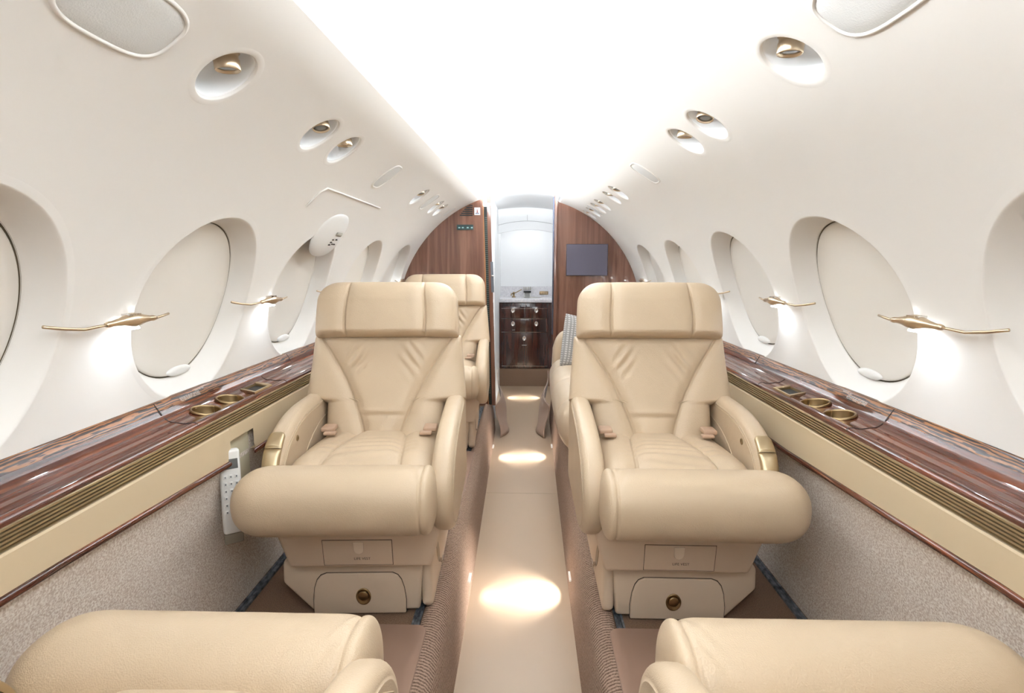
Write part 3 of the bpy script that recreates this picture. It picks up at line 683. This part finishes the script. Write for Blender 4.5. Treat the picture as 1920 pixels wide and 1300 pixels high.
    # front plane helpers: front face from z .205 (y -.180) to z .40 (y -.205)
    fy = lambda z: -0.180-0.025*(z-0.185)/0.215
    def fquad(name, x0, x1, z0, z1, th, m, par, r=0.004, tp=0.0):
        b = MB(); b.add([(mir*x0+tp, fy(z0)-th, z0), (mir*x1-tp, fy(z0)-th, z0), (mir*x1, fy(z1)-th, z1), (mir*x0, fy(z1)-th, z1), (mir*x0+tp, fy(z0)+.004, z0), (mir*x1-tp, fy(z0)+.004, z0), (mir*x1, fy(z1)+.004, z1), (mir*x0, fy(z1)+.004, z1)],
                        [(3, 2, 1, 0), (4, 5, 6, 7), (0, 1, 5, 4), (2, 3, 7, 6), (1, 2, 6, 5), (3, 0, 4, 7)])
        return b.obj(name, m, par, False, r, 2)
    fquad('vest_door_gap', -0.104, 0.096, 0.195, 0.2785, 0.0006, M_gap, e, 0.0)
    d = fquad('life_vest_door', -0.1025, 0.0945, 0.1965, 0.277, 0.0022, M_shroud, e, 0.001)
    # pull tab
    zt = 0.2725; tabc = mir*0.0
    pts = [(tabc-0.015, zt), (tabc+0.015, zt), (tabc+0.014, zt-0.022)]+[(tabc+0.014*math.cos(a), zt-0.024-0.014*math.sin(a)) for a in np.linspace(0.2, 2.94, 8)]+[(tabc-0.014, zt-0.022)]
    MB().prism([(x, fy(z)-0.0022, z) for x, z in pts], (0, -0.004, 0)).obj('pull_tab', mat('tab', srgb(232, 214, 192), 0.45), d, False, 0.0012, 2)
    text('vest_text', 'LIFE VEST', 0.0115, M_textd, frame((tabc+0.008, fy(0.22)-0.0030, 0.2175), (1, 0, 0), (0, -0.12, 1)), d)
    # lower base
    b = MB(); poly = [(-0.165, 0.012), (0.160, 0.012), (0.176, 0.195), (-0.215, 0.195), (-0.248, 0.172), (-0.250, 0.105)]
    b.prism([(mir*x, -0.128, z) for x, z in poly][::(1 if mir > 0 else -1)], (0, 0.40, 0)); b.obj('base_housing', M_shroud2, e, False, 0.010)
    # drawer
    dr = [(-0.160, 0.006), (0.118, 0.006), (0.119, 0.05), (0.114, 0.09), (0.106, 0.115), (0.096, 0.130), (0.080, 0.138), (-0.116, 0.138), (-0.134, 0.131), (-0.146, 0.116), (-0.155, 0.09), (-0.160, 0.05)]
    gp = [(x*1.013+0.0002, z+0.0018*(1 if z > 0.1 else 0)) for x, z in dr]
    MB().prism([(mir*x, -0.1288, z) for x, z in gp][::(1 if mir > 0 else -1)], (0, 0.02, 0)).obj('drawer_gap', M_gap, e)
    dd = MB().prism([(mir*x, -0.134, z) for x, z in dr][::(1 if mir > 0 else -1)], (0, 0.012, 0)).obj('drawer', M_shroud2, e, False, 0.004)
    Ml = frame((mir*-0.008, -0.1345, 0.064), (1, 0, 0), (0, 0, 1))
    MB().lathe([(0.0225, -0.002), (0.0225, 0.002), (0.0195, 0.003), (0.0175, 0.0008), (0.0001, 0.0008)], Ml @ Matrix.Diagonal((1, 1.2, 1, 1)), 32).obj('latch_rim', M_brassd, dd, True)
    MB().lathe([(0.0155, 0.000), (0.0150, 0.0042), (0.012, 0.0055), (0.0001, 0.0055)], frame((mir*-0.008, -0.1345, 0.067), (1, 0, 0), (0, 0, 1)), 32).obj('latch', M_brassd, dd, True)
    # aisle side panel
    sp = [(-0.105, 0.012), (0.46, 0.012), (0.50, 0.05), (0.47, 0.34), (-0.185, 0.34), (-0.165, 0.215), (-0.125, 0.17), (-0.130, 0.03)]
    b = MB().prism([(mir*0.166, y, z) for y, z in sp], (mir*0.034, 0, 0)); 
    if mir < 0: b.f = [f[::-1] for f in b.f]
    spn = b.obj('side_panel', M_shroud2, e, False, 0.013)
    pts = [(0.055+0.045*math.sin(a)*0.35-0.04*math.cos(a)*0.9, 0.125+0.055*math.cos(a)+0.012*math.sin(a)) for a in np.linspace(0, 2*math.pi, 20, endpoint=False)]
    MB().prism([(mir*0.2002, y-0.04, z-0.0) for y, z in pts], (mir*0.001, 0, 0)).obj('lever_slot', M_brassd, spn)
    MB().box(mir*0.2005, mir*0.212, 0.035, 0.055, 0.072, 0.078).box(mir*0.209, mir*0.213, 0.030, 0.062, 0.066, 0.084).obj('swivel_lever', M_chrome, spn, False, 0.0015)
    # outer rear structure under the seat
    b = MB(); sideprism(b, [(0.10, 0.62), (0.33, 0.62), (0.42, 0.97), (0.375, 0.97)], mir*-0.22, mir*0.22); 
    sb = sideprism(MB(), [(0.20, 0.36), (0.28, 0.36), (0.405, 0.80), (0.42, 0.94), (0.385, 0.94), (0.35, 0.79)], -0.22, 0.22); sb.obj('seat_back_shell', M_shroud, e, False, 0.01)
    return e
YF = 1.60
left = make_seat(1, 'cream leather seat facing us, front left, with phone handset beside it', (-0.465, YF, 0), math.radians(2.5))
right = make_seat(-1, 'cream leather seat facing us on the right, in front of the sofa', (0.455, YF-0.005, 0), math.radians(-0.5))
c = copy_tree(left); c.location = (-0.475, 3.02, 0); c['label'] = 'cream leather seat behind the front left seat, against the wood partition'
c = copy_tree(right); c.location = (-0.440, 0.45, 0); c.rotation_euler = (0, 0, math.pi+math.radians(0)); c['label'] = 'near left cream leather seat cut off by the bottom edge, seen from above'
c = copy_tree(left); c.location = (0.462, 0.455, 0); c.rotation_euler = (0, 0, math.pi); c['label'] = 'near right cream leather seat cut off by the bottom edge, seen from above'

# ------------------------------------------------------------------ phone handset and its recess
e = empty('phone_cradle', (-0.82, 1.50, 0.40), 'cream recessed phone cradle in the lower left wall beside the front seat', 'phone cradle')
MB().add([(-0.016, -0.105, 0.175), (-0.016, 0.02, 0.175), (-0.022, 0.045, -0.12), (-0.022, -0.06, -0.12), (0.010, -0.105, 0.170), (0.010, 0.02, 0.170), (-0.010, 0.045, -0.12), (-0.010, -0.06, -0.12)],
         [(3, 2, 1, 0), (4, 5, 6, 7), (0, 1, 5, 4), (2, 3, 7, 6), (1, 2, 6, 5), (3, 0, 4, 7)]).obj('back_plate', mat('cradle_plastic', srgb(206, 196, 168), 0.5), e, False, 0.004)
ph = empty('phone_handset', (-0.800, 1.388, 0.436), 'white phone handset with grey display, standing in the left wall cradle', 'phone')
Xh = Vector((0.80, 0.60, -0.02)).normalized(); Yh = Vector((-0.10, -0.02, 1.0)); Yh = (Yh-Xh*Yh.dot(Xh)).normalized(); Mh = frame((0, 0, 0), Xh, Yh)
def hb(name, x0, x1, y0, y1, z0, z1, m, par, bev=0.0):
    o = MB().box(x0, x1, y0, y1, z0, z1).obj(name, m, par, False, bev); o.data.transform(Mh); return o
body = hb('handset_body', -0.026, 0.026, -0.125, 0.115, -0.014, 0.012, M_white, ph, 0.008)
hb('display', -0.019, 0.019, 0.062, 0.090, 0.011, 0.0128, M_lcd, body)
for r in range(6):
    for cc in range(3): hb('key', -0.019+cc*0.014, -0.010+cc*0.014, 0.035-r*0.020, 0.046-r*0.020, 0.011, 0.0138, M_keys if False else M_white, body, 0.0018)
for r in range(6):
    o = MB()
    for cc in range(3): o.box(-0.016+cc*0.014, -0.0125+cc*0.014, 0.038-r*0.020, 0.0425-r*0.020, 0.0138, 0.0141)
    o = o.obj('key_print', M_keys, body); o.data.transform(Mh)
hb('base_clip', -0.024, 0.024, -0.155, -0.126, -0.014, 0.006, mat('clip_grey', srgb(140, 132, 118), 0.5), ph, 0.003)

# ------------------------------------------------------------------ bulkheads
def arc_poly(side, xin_top, xin_list, y, th=0.03):
    pts = []
    for a in np.linspace(0, 1, 40):
        z0 = math.asin(min(1, (0.0-ZC)/R0)); a0 = -0.30; a1 = math.acos(xin_top/0.925); t = a0+(a1-a0)*a
        pts.append((side*0.925*math.cos(t), y, ZC+0.925*math.sin(t)))
    pts = [(side*0.89, y, 0.0)]+pts+[(side*x, y, z) for x, z in xin_list]
    return pts
YL, YR = 3.90, 4.20
lw = arc_poly(-1, 0.300, [(0.300, 1.56), (0.290, 1.45), (0.278, 0.95), (0.262, 0.0)], YL)
e = struct(MB().prism(lw, (0, 0.035, 0)).obj('wall_front_left', M_bulk)); tag(e, 'glossy mahogany partition on the left with vent and sign')
MB().prism([(-0.300, YL-0.001, 1.56), (-0.290, YL-0.001, 1.45), (-0.278, YL-0.001, 0.95), (-0.262, YL-0.001, 0.0), (-0.257, YL-0.001, 0.0), (-0.271, YL-0.001, 0.95), (-0.284, YL-0.001, 1.45), (-0.294, YL-0.001, 1.56)], (0, 0.03, 0)).obj('edge_strip', M_edge, e)
# vent slots, sign, small screen (parts of partition)
b = MB()
for k, (w) in enumerate((0.025, 0.045, 0.06, 0.072, 0.082, 0.092)): b.box(-0.362-w, -0.362, YL-0.004, YL+0.001, 1.463-k*0.0137, 1.4705-k*0.0137)
tag(b.obj('vent_slots', M_black, e), None)
sg = MB().box(-0.350, -0.308, YL-0.004, YL, 1.400, 1.452).obj('sign', M_white); tag(sg, 'small white square sign with a red arrow on the left wood partition', 'sign')
MB().prism([(-0.333, YL-0.0045, 1.416), (-0.325, YL-0.0045, 1.416), (-0.3275, YL-0.0045, 1.440), (-0.3305, YL-0.0045, 1.440)], (0, 0.0005, 0)).obj('red_mark', mat('red', srgb(165, 45, 50), 0.5), sg)
MB().box(-0.342, -0.316, YL-0.0045, YL-0.004, 1.408, 1.4145).obj('grey_mark', mat('greyblue', srgb(110, 110, 140), 0.5), sg)
bx = MB().box(-0.476, -0.358, YL-0.012, YL, 1.296, 1.332).obj('display_strip', mat('display_green', srgb(52, 72, 72), 0.15)); tag(bx, 'narrow dark green display strip on the left wood partition', 'display')
b = MB(); random.seed(8)
for x in (-0.465, -0.44, -0.405, -0.375): b.box(x, x+0.014, YL-0.0125, YL-0.012, 1.307, 1.316)
b.obj('markings', mat('display_glow', srgb(150, 190, 190), 0.4), bx)
# sliding pocket door: post and green ribbed seal
pd = empty('sliding_door', (-0.245, YL+0.02, 0.0), 'narrow leading edge of the pocket door with dark green ribbed track beside the aisle', 'door')
def q4(x0t, x1t, x0b, x1b, zt, zb, y, d): return MB().prism([(x0t+0.245, y-YL-0.02, zt), (x1t+0.245, y-YL-0.02, zt), (x1b+0.245, y-YL-0.02, zb), (x0b+0.245, y-YL-0.02, zb)], (0, d, 0))
q4(-0.288, -0.245, -0.262, -0.228, 1.46, 0.0, YL+0.02, 0.01).obj('track', M_track, pd)
b = MB()
for k in range(90):
    z = 1.38-k*0.0145; x = -0.279+0.017*(1-z/1.45); b.box(x+0.245-0.0, x+0.245+0.020, -0.003, 0.0, z, z+0.006)
b.obj('ribbed_seal', mat('seal', srgb(86, 104, 98), 0.5), pd)
q4(-0.262, -0.236, -0.232, -0.205, 1.54, 0.0, YL+0.0, 0.03).obj('door_edge', M_bulk, pd)
MB().box(-0.045, 0.008, -0.022, 0.0, 1.464, 1.484).obj('bracket', M_cream, pd)
q4(-0.238, -0.220, -0.232, -0.212, 1.07, 0.85, YL-0.001, 0.004).obj('strike_plate', mat('steel', srgb(110, 116, 126), 0.3, 0.8), pd)
MB().box(0.012, 0.03, -0.03, -0.01, 0.965, 0.975).obj('latch_knob', M_chrome, pd, False, 0.003)

rw = arc_poly(1, 0.262, [(0.262, 1.56), (0.262, 0.0)], YR)
rwo = MB().prism(rw, (0, 0.035, 0)); rwo.f = [f[::-1] for f in rwo.f]
e = struct(rwo.obj('wall_front_right', M_bulk)); tag(e, 'glossy mahogany partition on the right carrying a monitor')
MB().box(0.236, 0.2625, YR-0.012, YR+0.05, -0.22, 1.57).obj('jamb', M_bulk, e, False, 0.004)
MB().box(0.226, 0.2365, YR-0.004, YR+0.05, 0.5, 1.56).obj('chrome_edge', mat('steel_dark', srgb(92, 98, 116), 0.25, 0.6), e, False, 0.002)
mo = empty('monitor', (0.49, YR-0.02, 1.085), 'flat blue grey monitor screen on the right wood partition', 'monitor')
MB().box(-0.160, 0.160, 0.0, 0.02, -0.121, 0.121).obj('screen_frame', mat('screen_rim', srgb(70, 60, 66), 0.3), mo, False, 0.004)
MB().box(-0.156, 0.156, -0.002, 0.0, -0.117, 0.117).obj('screen_glass', M_screen, mo)
# side wall continuation between left partition and the right partition line
o = struct(MB().box(-0.95, -0.23, 4.30, 4.32, -0.25, 1.65).obj('wall_entry_left', M_ceil))
o = struct(MB().box(-0.245, -0.235, YL+0.05, 5.9, -0.22, 1.62).obj('wall_vestibule_left', M_ceil)); 
o.location.x = -0.02
MB().box(-0.237, -0.225, 4.6, 4.63, 1.00, 1.02).obj('knob', M_chrome, o, False, 0.004)
struct(MB().box(0.42, 0.44, YR+0.03, 5.9, -0.22, 1.62).obj('wall_vestibule_right', M_ceil))
# galley back wall and header with an arched opening
struct(MB().box(-0.30, 0.45, 5.86, 5.88, 0.6, 1.62).obj('wall_galley_back', M_ceil))
pts = [(-0.30, 5.38, 1.62), (0.45, 5.38, 1.62), (0.45, 5.38, 1.36)]+[(x, 5.38, 1.30+0.085*(1-((x-0.03)/0.42)**2)) for x in np.linspace(0.42, -0.36, 20)]+[(-0.30, 5.38, 1.28)]
pts = [(-0.30, 5.38, 1.62), (0.45, 5.38, 1.62)]+[(x, 5.38, 1.30+0.09*(1-((x-0.03)/0.42)**2)) for x in np.linspace(0.45, -0.30, 24)]
o = struct(MB().prism(pts, (0, 0.04, 0)).obj('trim_10', M_ceil)); 
b = MB().tube([(x, 5.378, 1.385+0.085*(1-((x-0.03)/0.42)**2)) for x in np.linspace(0.42, -0.27, 24)], 0.002, 6); b.box(0.03, 0.033, 5.376, 5.379, 1.475, 1.53)
b.obj('panel_seam', mat('seam_grey', srgb(170, 168, 170), 0.7), o)
# galley cabinet
g = empty('galley_cabinet', (0.01, 5.5, -0.03), 'dark glossy mahogany galley cabinet with round chrome pulls at the end of the aisle', 'cabinet')
MB().box(-0.33, 0.34, 0.0, 0.36, 0.0, 0.685).obj('cabinet_body', M_cab, g, False, 0.003)
def front(name, x0, x1, z0, z1):
    return MB().box(x0-0.01, x1-0.01, -0.012, 0.0, z0+0.03, z1+0.03).obj(name, M_cab, g, False, 0.0035)
GS_ = 5.5
def pull(par, x, z):
    Mx = frame((x-0.01, -0.0125, z+0.03), (1, 0, 0), (0, 0, 1))
    MB().lathe([(0.020, -0.001), (0.020, 0.003), (0.016, 0.0045), (0.013, 0.002), (0.0001, 0.002)], Mx @ Matrix.Diagonal((1, 1.25, 1, 1)), 28).obj('pull', M_chrome, par, True)
    MB().prism([(x-0.01+0.013*math.cos(a), -0.0155, z+0.03+0.004+0.014*math.sin(a)) for a in np.linspace(0, math.pi, 12)], (0, -0.002, 0)).obj('pull_flap', M_chrome, par)
d1 = front('drawer', -0.232, 0.006, 0.500, 0.618); pull(d1, -0.113, 0.578)
d2 = front('drawer', 0.010, 0.248, 0.500, 0.618); pull(d2, 0.128, 0.578)
d3 = front('drawer', -0.232, 0.248, 0.355, 0.492); pull(d3, -0.113, 0.440); pull(d3, 0.128, 0.440)
MB().box(-0.133, -0.103, -0.0135, -0.012, 0.405, 0.408).obj('label_plate', M_text, d3)
d4 = front('cabinet_door', -0.232, 0.248, 0.000, 0.346); pull(d4, 0.005, 0.288)
MB().box(-0.03, 0.02, -0.0135, -0.012, 0.245, 0.2485).obj('label_plate', M_text, d4)
b = MB()
for z in (0.627, 0.382, 0.522): b.box(-0.242, 0.238, -0.0135, -0.011, z, z+0.003)
b.box(-0.242, 0.238, -0.0135, -0.011, 0.024, 0.027); b.obj('trim_line', M_chrome, g)
MB().box(-0.05, 0.02, -0.014, 0.0, 0.645, 0.663).obj('nameplate', M_black, g); MB().box(-0.038, 0.008, -0.0145, -0.014, 0.650, 0.658).obj('nameplate_print', M_text, g)
ct = MB().box(-0.31, 0.35, 5.46, 5.86, 0.662, 0.700).obj('countertop', M_marble, None, False, 0.005); tag(ct, 'white speckled stone galley countertop', 'countertop')
MB().box(-0.31, 0.35, 5.83, 5.855, 0.700, 0.81).obj('backsplash', M_marble, ct)
f = empty('faucet', (-0.11, 5.70, 0.70), 'small brass galley faucet with a long slanted lever', 'faucet')
MB().lathe([(0.022, 0), (0.022, 0.006), (0.011, 0.012), (0.010, 0.045), (0.014, 0.05), (0.008, 0.058)], None, 20).obj('spout_base', M_brassd, f, True)
MB().tube([(0, 0, 0.04), (0.03, -0.01, 0.055), (0.085, -0.02, 0.085)], 0.0045, 8).obj('lever', M_brassd, f, True)
MB().tube([(0, 0, 0.035), (-0.02, -0.05, 0.045), (-0.025, -0.08, 0.025)], 0.006, 8).obj('spout', M_brassd, f, True)
sk = MB().lathe([(0.09, 0.702), (0.088, 0.704), (0.080, 0.7035), (0.078, 0.7015), (0.001, 0.7015)], Matrix.Translation((0.08, 5.66, 0)) @ Matrix.Diagonal((1.2, 0.7, 1, 1)), 32).obj('sink', M_chrome, None, True); tag(sk, 'small round metal sink set in the stone countertop', 'sink')
cm = empty('drink_dispenser', (0.035, 5.76, 0.70), 'small white drink dispenser with a dark top on the galley counter', 'dispenser')
MB().box(-0.038, -0.026, -0.03, 0.03, 0, 0.05).box(0.026, 0.038, -0.03, 0.03, 0, 0.05).box(-0.038, 0.038, 0.02, 0.03, 0, 0.05).obj('stand', M_white, cm, False, 0.002)
MB().box(-0.04, 0.04, -0.035, 0.035, 0.05, 0.064).obj('top', M_black, cm, False, 0.002)
b = MB()
for k in range(4): b.box(-0.045+k*0.024, -0.030+k*0.024, 0.0, 0.03, 0.075, 0.108)
b.obj('cups', mat('glassy', srgb(200, 196, 188), 0.2), cm, False, 0.002)
ot = MB().box(0.168, 0.262, 5.822, 5.830, 0.722, 0.758).obj('outlet_plate', M_brassd, None, False, 0.003); tag(ot, 'brass switch plate on the galley backsplash', 'switch plate')
b = MB()
for k in range(4): b.box(0.180+k*0.020, 0.192+k*0.020, 5.819, 5.823, 0.730, 0.750)
b.obj('switches', M_brass, ot, False, 0.001)
# step in front of the galley
o = struct(MB().box(-0.31, 0.35, 5.49, 5.9, -0.22, -0.035).obj('trim_11', M_carpet2)); tag(o, 'brown carpeted step below the galley cabinet')
o = struct(MB().box(-0.32, 0.45, 5.9, 5.92, -0.25, 1.65).obj('wall_front', M_ceil))
# small white threshold light bar before the step

# ------------------------------------------------------------------ brown vinyl flaps at the bulkhead feet
def flap(side, label):
    # path of fabric in plan, from bulkhead foot towards us, draped over the curb
    n = 30; rows = []
    for i in range(n):
        t = i/(n-1); y = 4.30-0.50*t
        xt = 0.205-0.02*math.sin(t*3.1)-0.015*t; xb = 0.165-0.075*math.sin(t*math.pi*0.9)**1.3+0.02*t
        zt = 0.16*(1-t)**1.5+0.03; zb = -0.215
        for j in range(12):
            u = j/11; x = xt+(xb-xt)*u+0.012*math.sin(u*5+t*7); rows.append((side*x, y+0.02*math.sin(u*4), zt+(zb-zt)*u))
    o = mk('vinyl_flap', rows, gridfaces(n, 12), M_flap); sm = o.modifiers.new('s', 'SOLIDIFY'); sm.thickness = 0.004
    tag(o, label, 'flap'); return o
flap(-1, 'loose brown vinyl flap hanging at the foot of the left partition beside the aisle')
flap(1, 'brown vinyl flap bulging from under the sofa into the aisle')

# ------------------------------------------------------------------ sofa behind the right seat
so = empty('sofa', (0.55, 3.0, 0.0), 'beige leather divan along the right wall behind the front seat', 'sofa')
# seat cushions as bulging body with seams across
ny, nu = 120, 60
ys = np.linspace(2.22, 3.62, ny); u = np.linspace(0, 1, nu)
V = np.zeros((ny, nu, 3))
for i, y in enumerate(ys):
    t = (y-2.22)/1.40
    xf = 0.165+0.02*math.cos(t*2*math.pi)*0+0.05*(t-0.45)**2/0.2*0.25
    e1 = min((y-2.22)/0.22, 1); e2 = min((3.62-y)/0.12, 1)
    f = math.sqrt(1-(1-e1)**2)*math.sqrt(1-(1-e2)**2)
    xf = xf+0.14*(1-math.sqrt(1-(1-e1)**2))
    sm = 1-0.06*(G(y, 2.50, 0.007)+G(y, 2.93, 0.007)+G(y, 3.3, 0.007))-0.035*(G(y, 2.50, 0.03)+G(y, 2.93, 0.03)+G(y, 3.3, 0.03))
    hz = 0.125*(0.55+0.45*f)*sm; cz = 0.31
    for j, uu in enumerate(u):
        # section: top from wall to front, bulge, back below
        a = math.pi*(uu*1.25); 
        if uu < 0.45:
            x = 0.775-(0.775-(xf+0.13))*(uu/0.45); z = cz+hz+0.012*math.sin(uu/0.45*math.pi)
        else:
            b_ = (uu-0.45)/0.55*math.pi; x = xf+0.13-0.13*math.sin(b_)*sm if b_ <= math.pi/2 or True else 0; z = cz+hz*math.cos(b_)
            x = xf+0.13-0.13*abs(math.sin(b_))**0.8
        V[i, j] = (x-0.55, y-3.0, z)
Fc = gridfaces(ny, nu, flip=True).tolist(); Fc.append(list(range(nu))); Fc.append(list(range((ny-1)*nu, ny*nu))[::-1])
mk('seat_cushion', V, Fc, M_sofa, so)
MB().box(0.265-0.55, 0.77-0.55, 2.29-3.0, 3.7-3.0, 0.0, 0.26).obj('sofa_base', M_shroud2, so, False, 0.01)
MB().box(0.66-0.55, 0.775-0.55, 2.25-3.0, 3.75-3.0, 0.28, 0.80).obj('backrest', M_sofa, so, False, 0.05)
# far arm
V = []; 
prof = [(0.215, 0.20), (0.205, 0.35), (0.21, 0.47), (0.235, 0.555), (0.29, 0.60), (0.45, 0.605), (0.66, 0.605)]
ab = MB().prism([(x-0.55, 0.63, z) for x, z in prof]+[(0.11, 0.63, 0.20)], (0, 0.14, 0)); ab.obj('armrest', M_leather, so, False, 0.035, 5)
# plaid pillow
pi = pillow('throw_pillow', [(0.0, -0.17), (0.0, 0.17)], lambda t: 0.165, 0.055, 0.055, 0.09, 0.0, [], M_plaid, None, 1, nq=60, nt=50, p=2.5)
pi.location = (0.405, 3.40, 0.545); pi.rotation_euler = (math.radians(-16), math.radians(14), math.radians(20)); tag(pi, 'grey plaid throw pillow standing on the sofa against its arm', 'pillow')
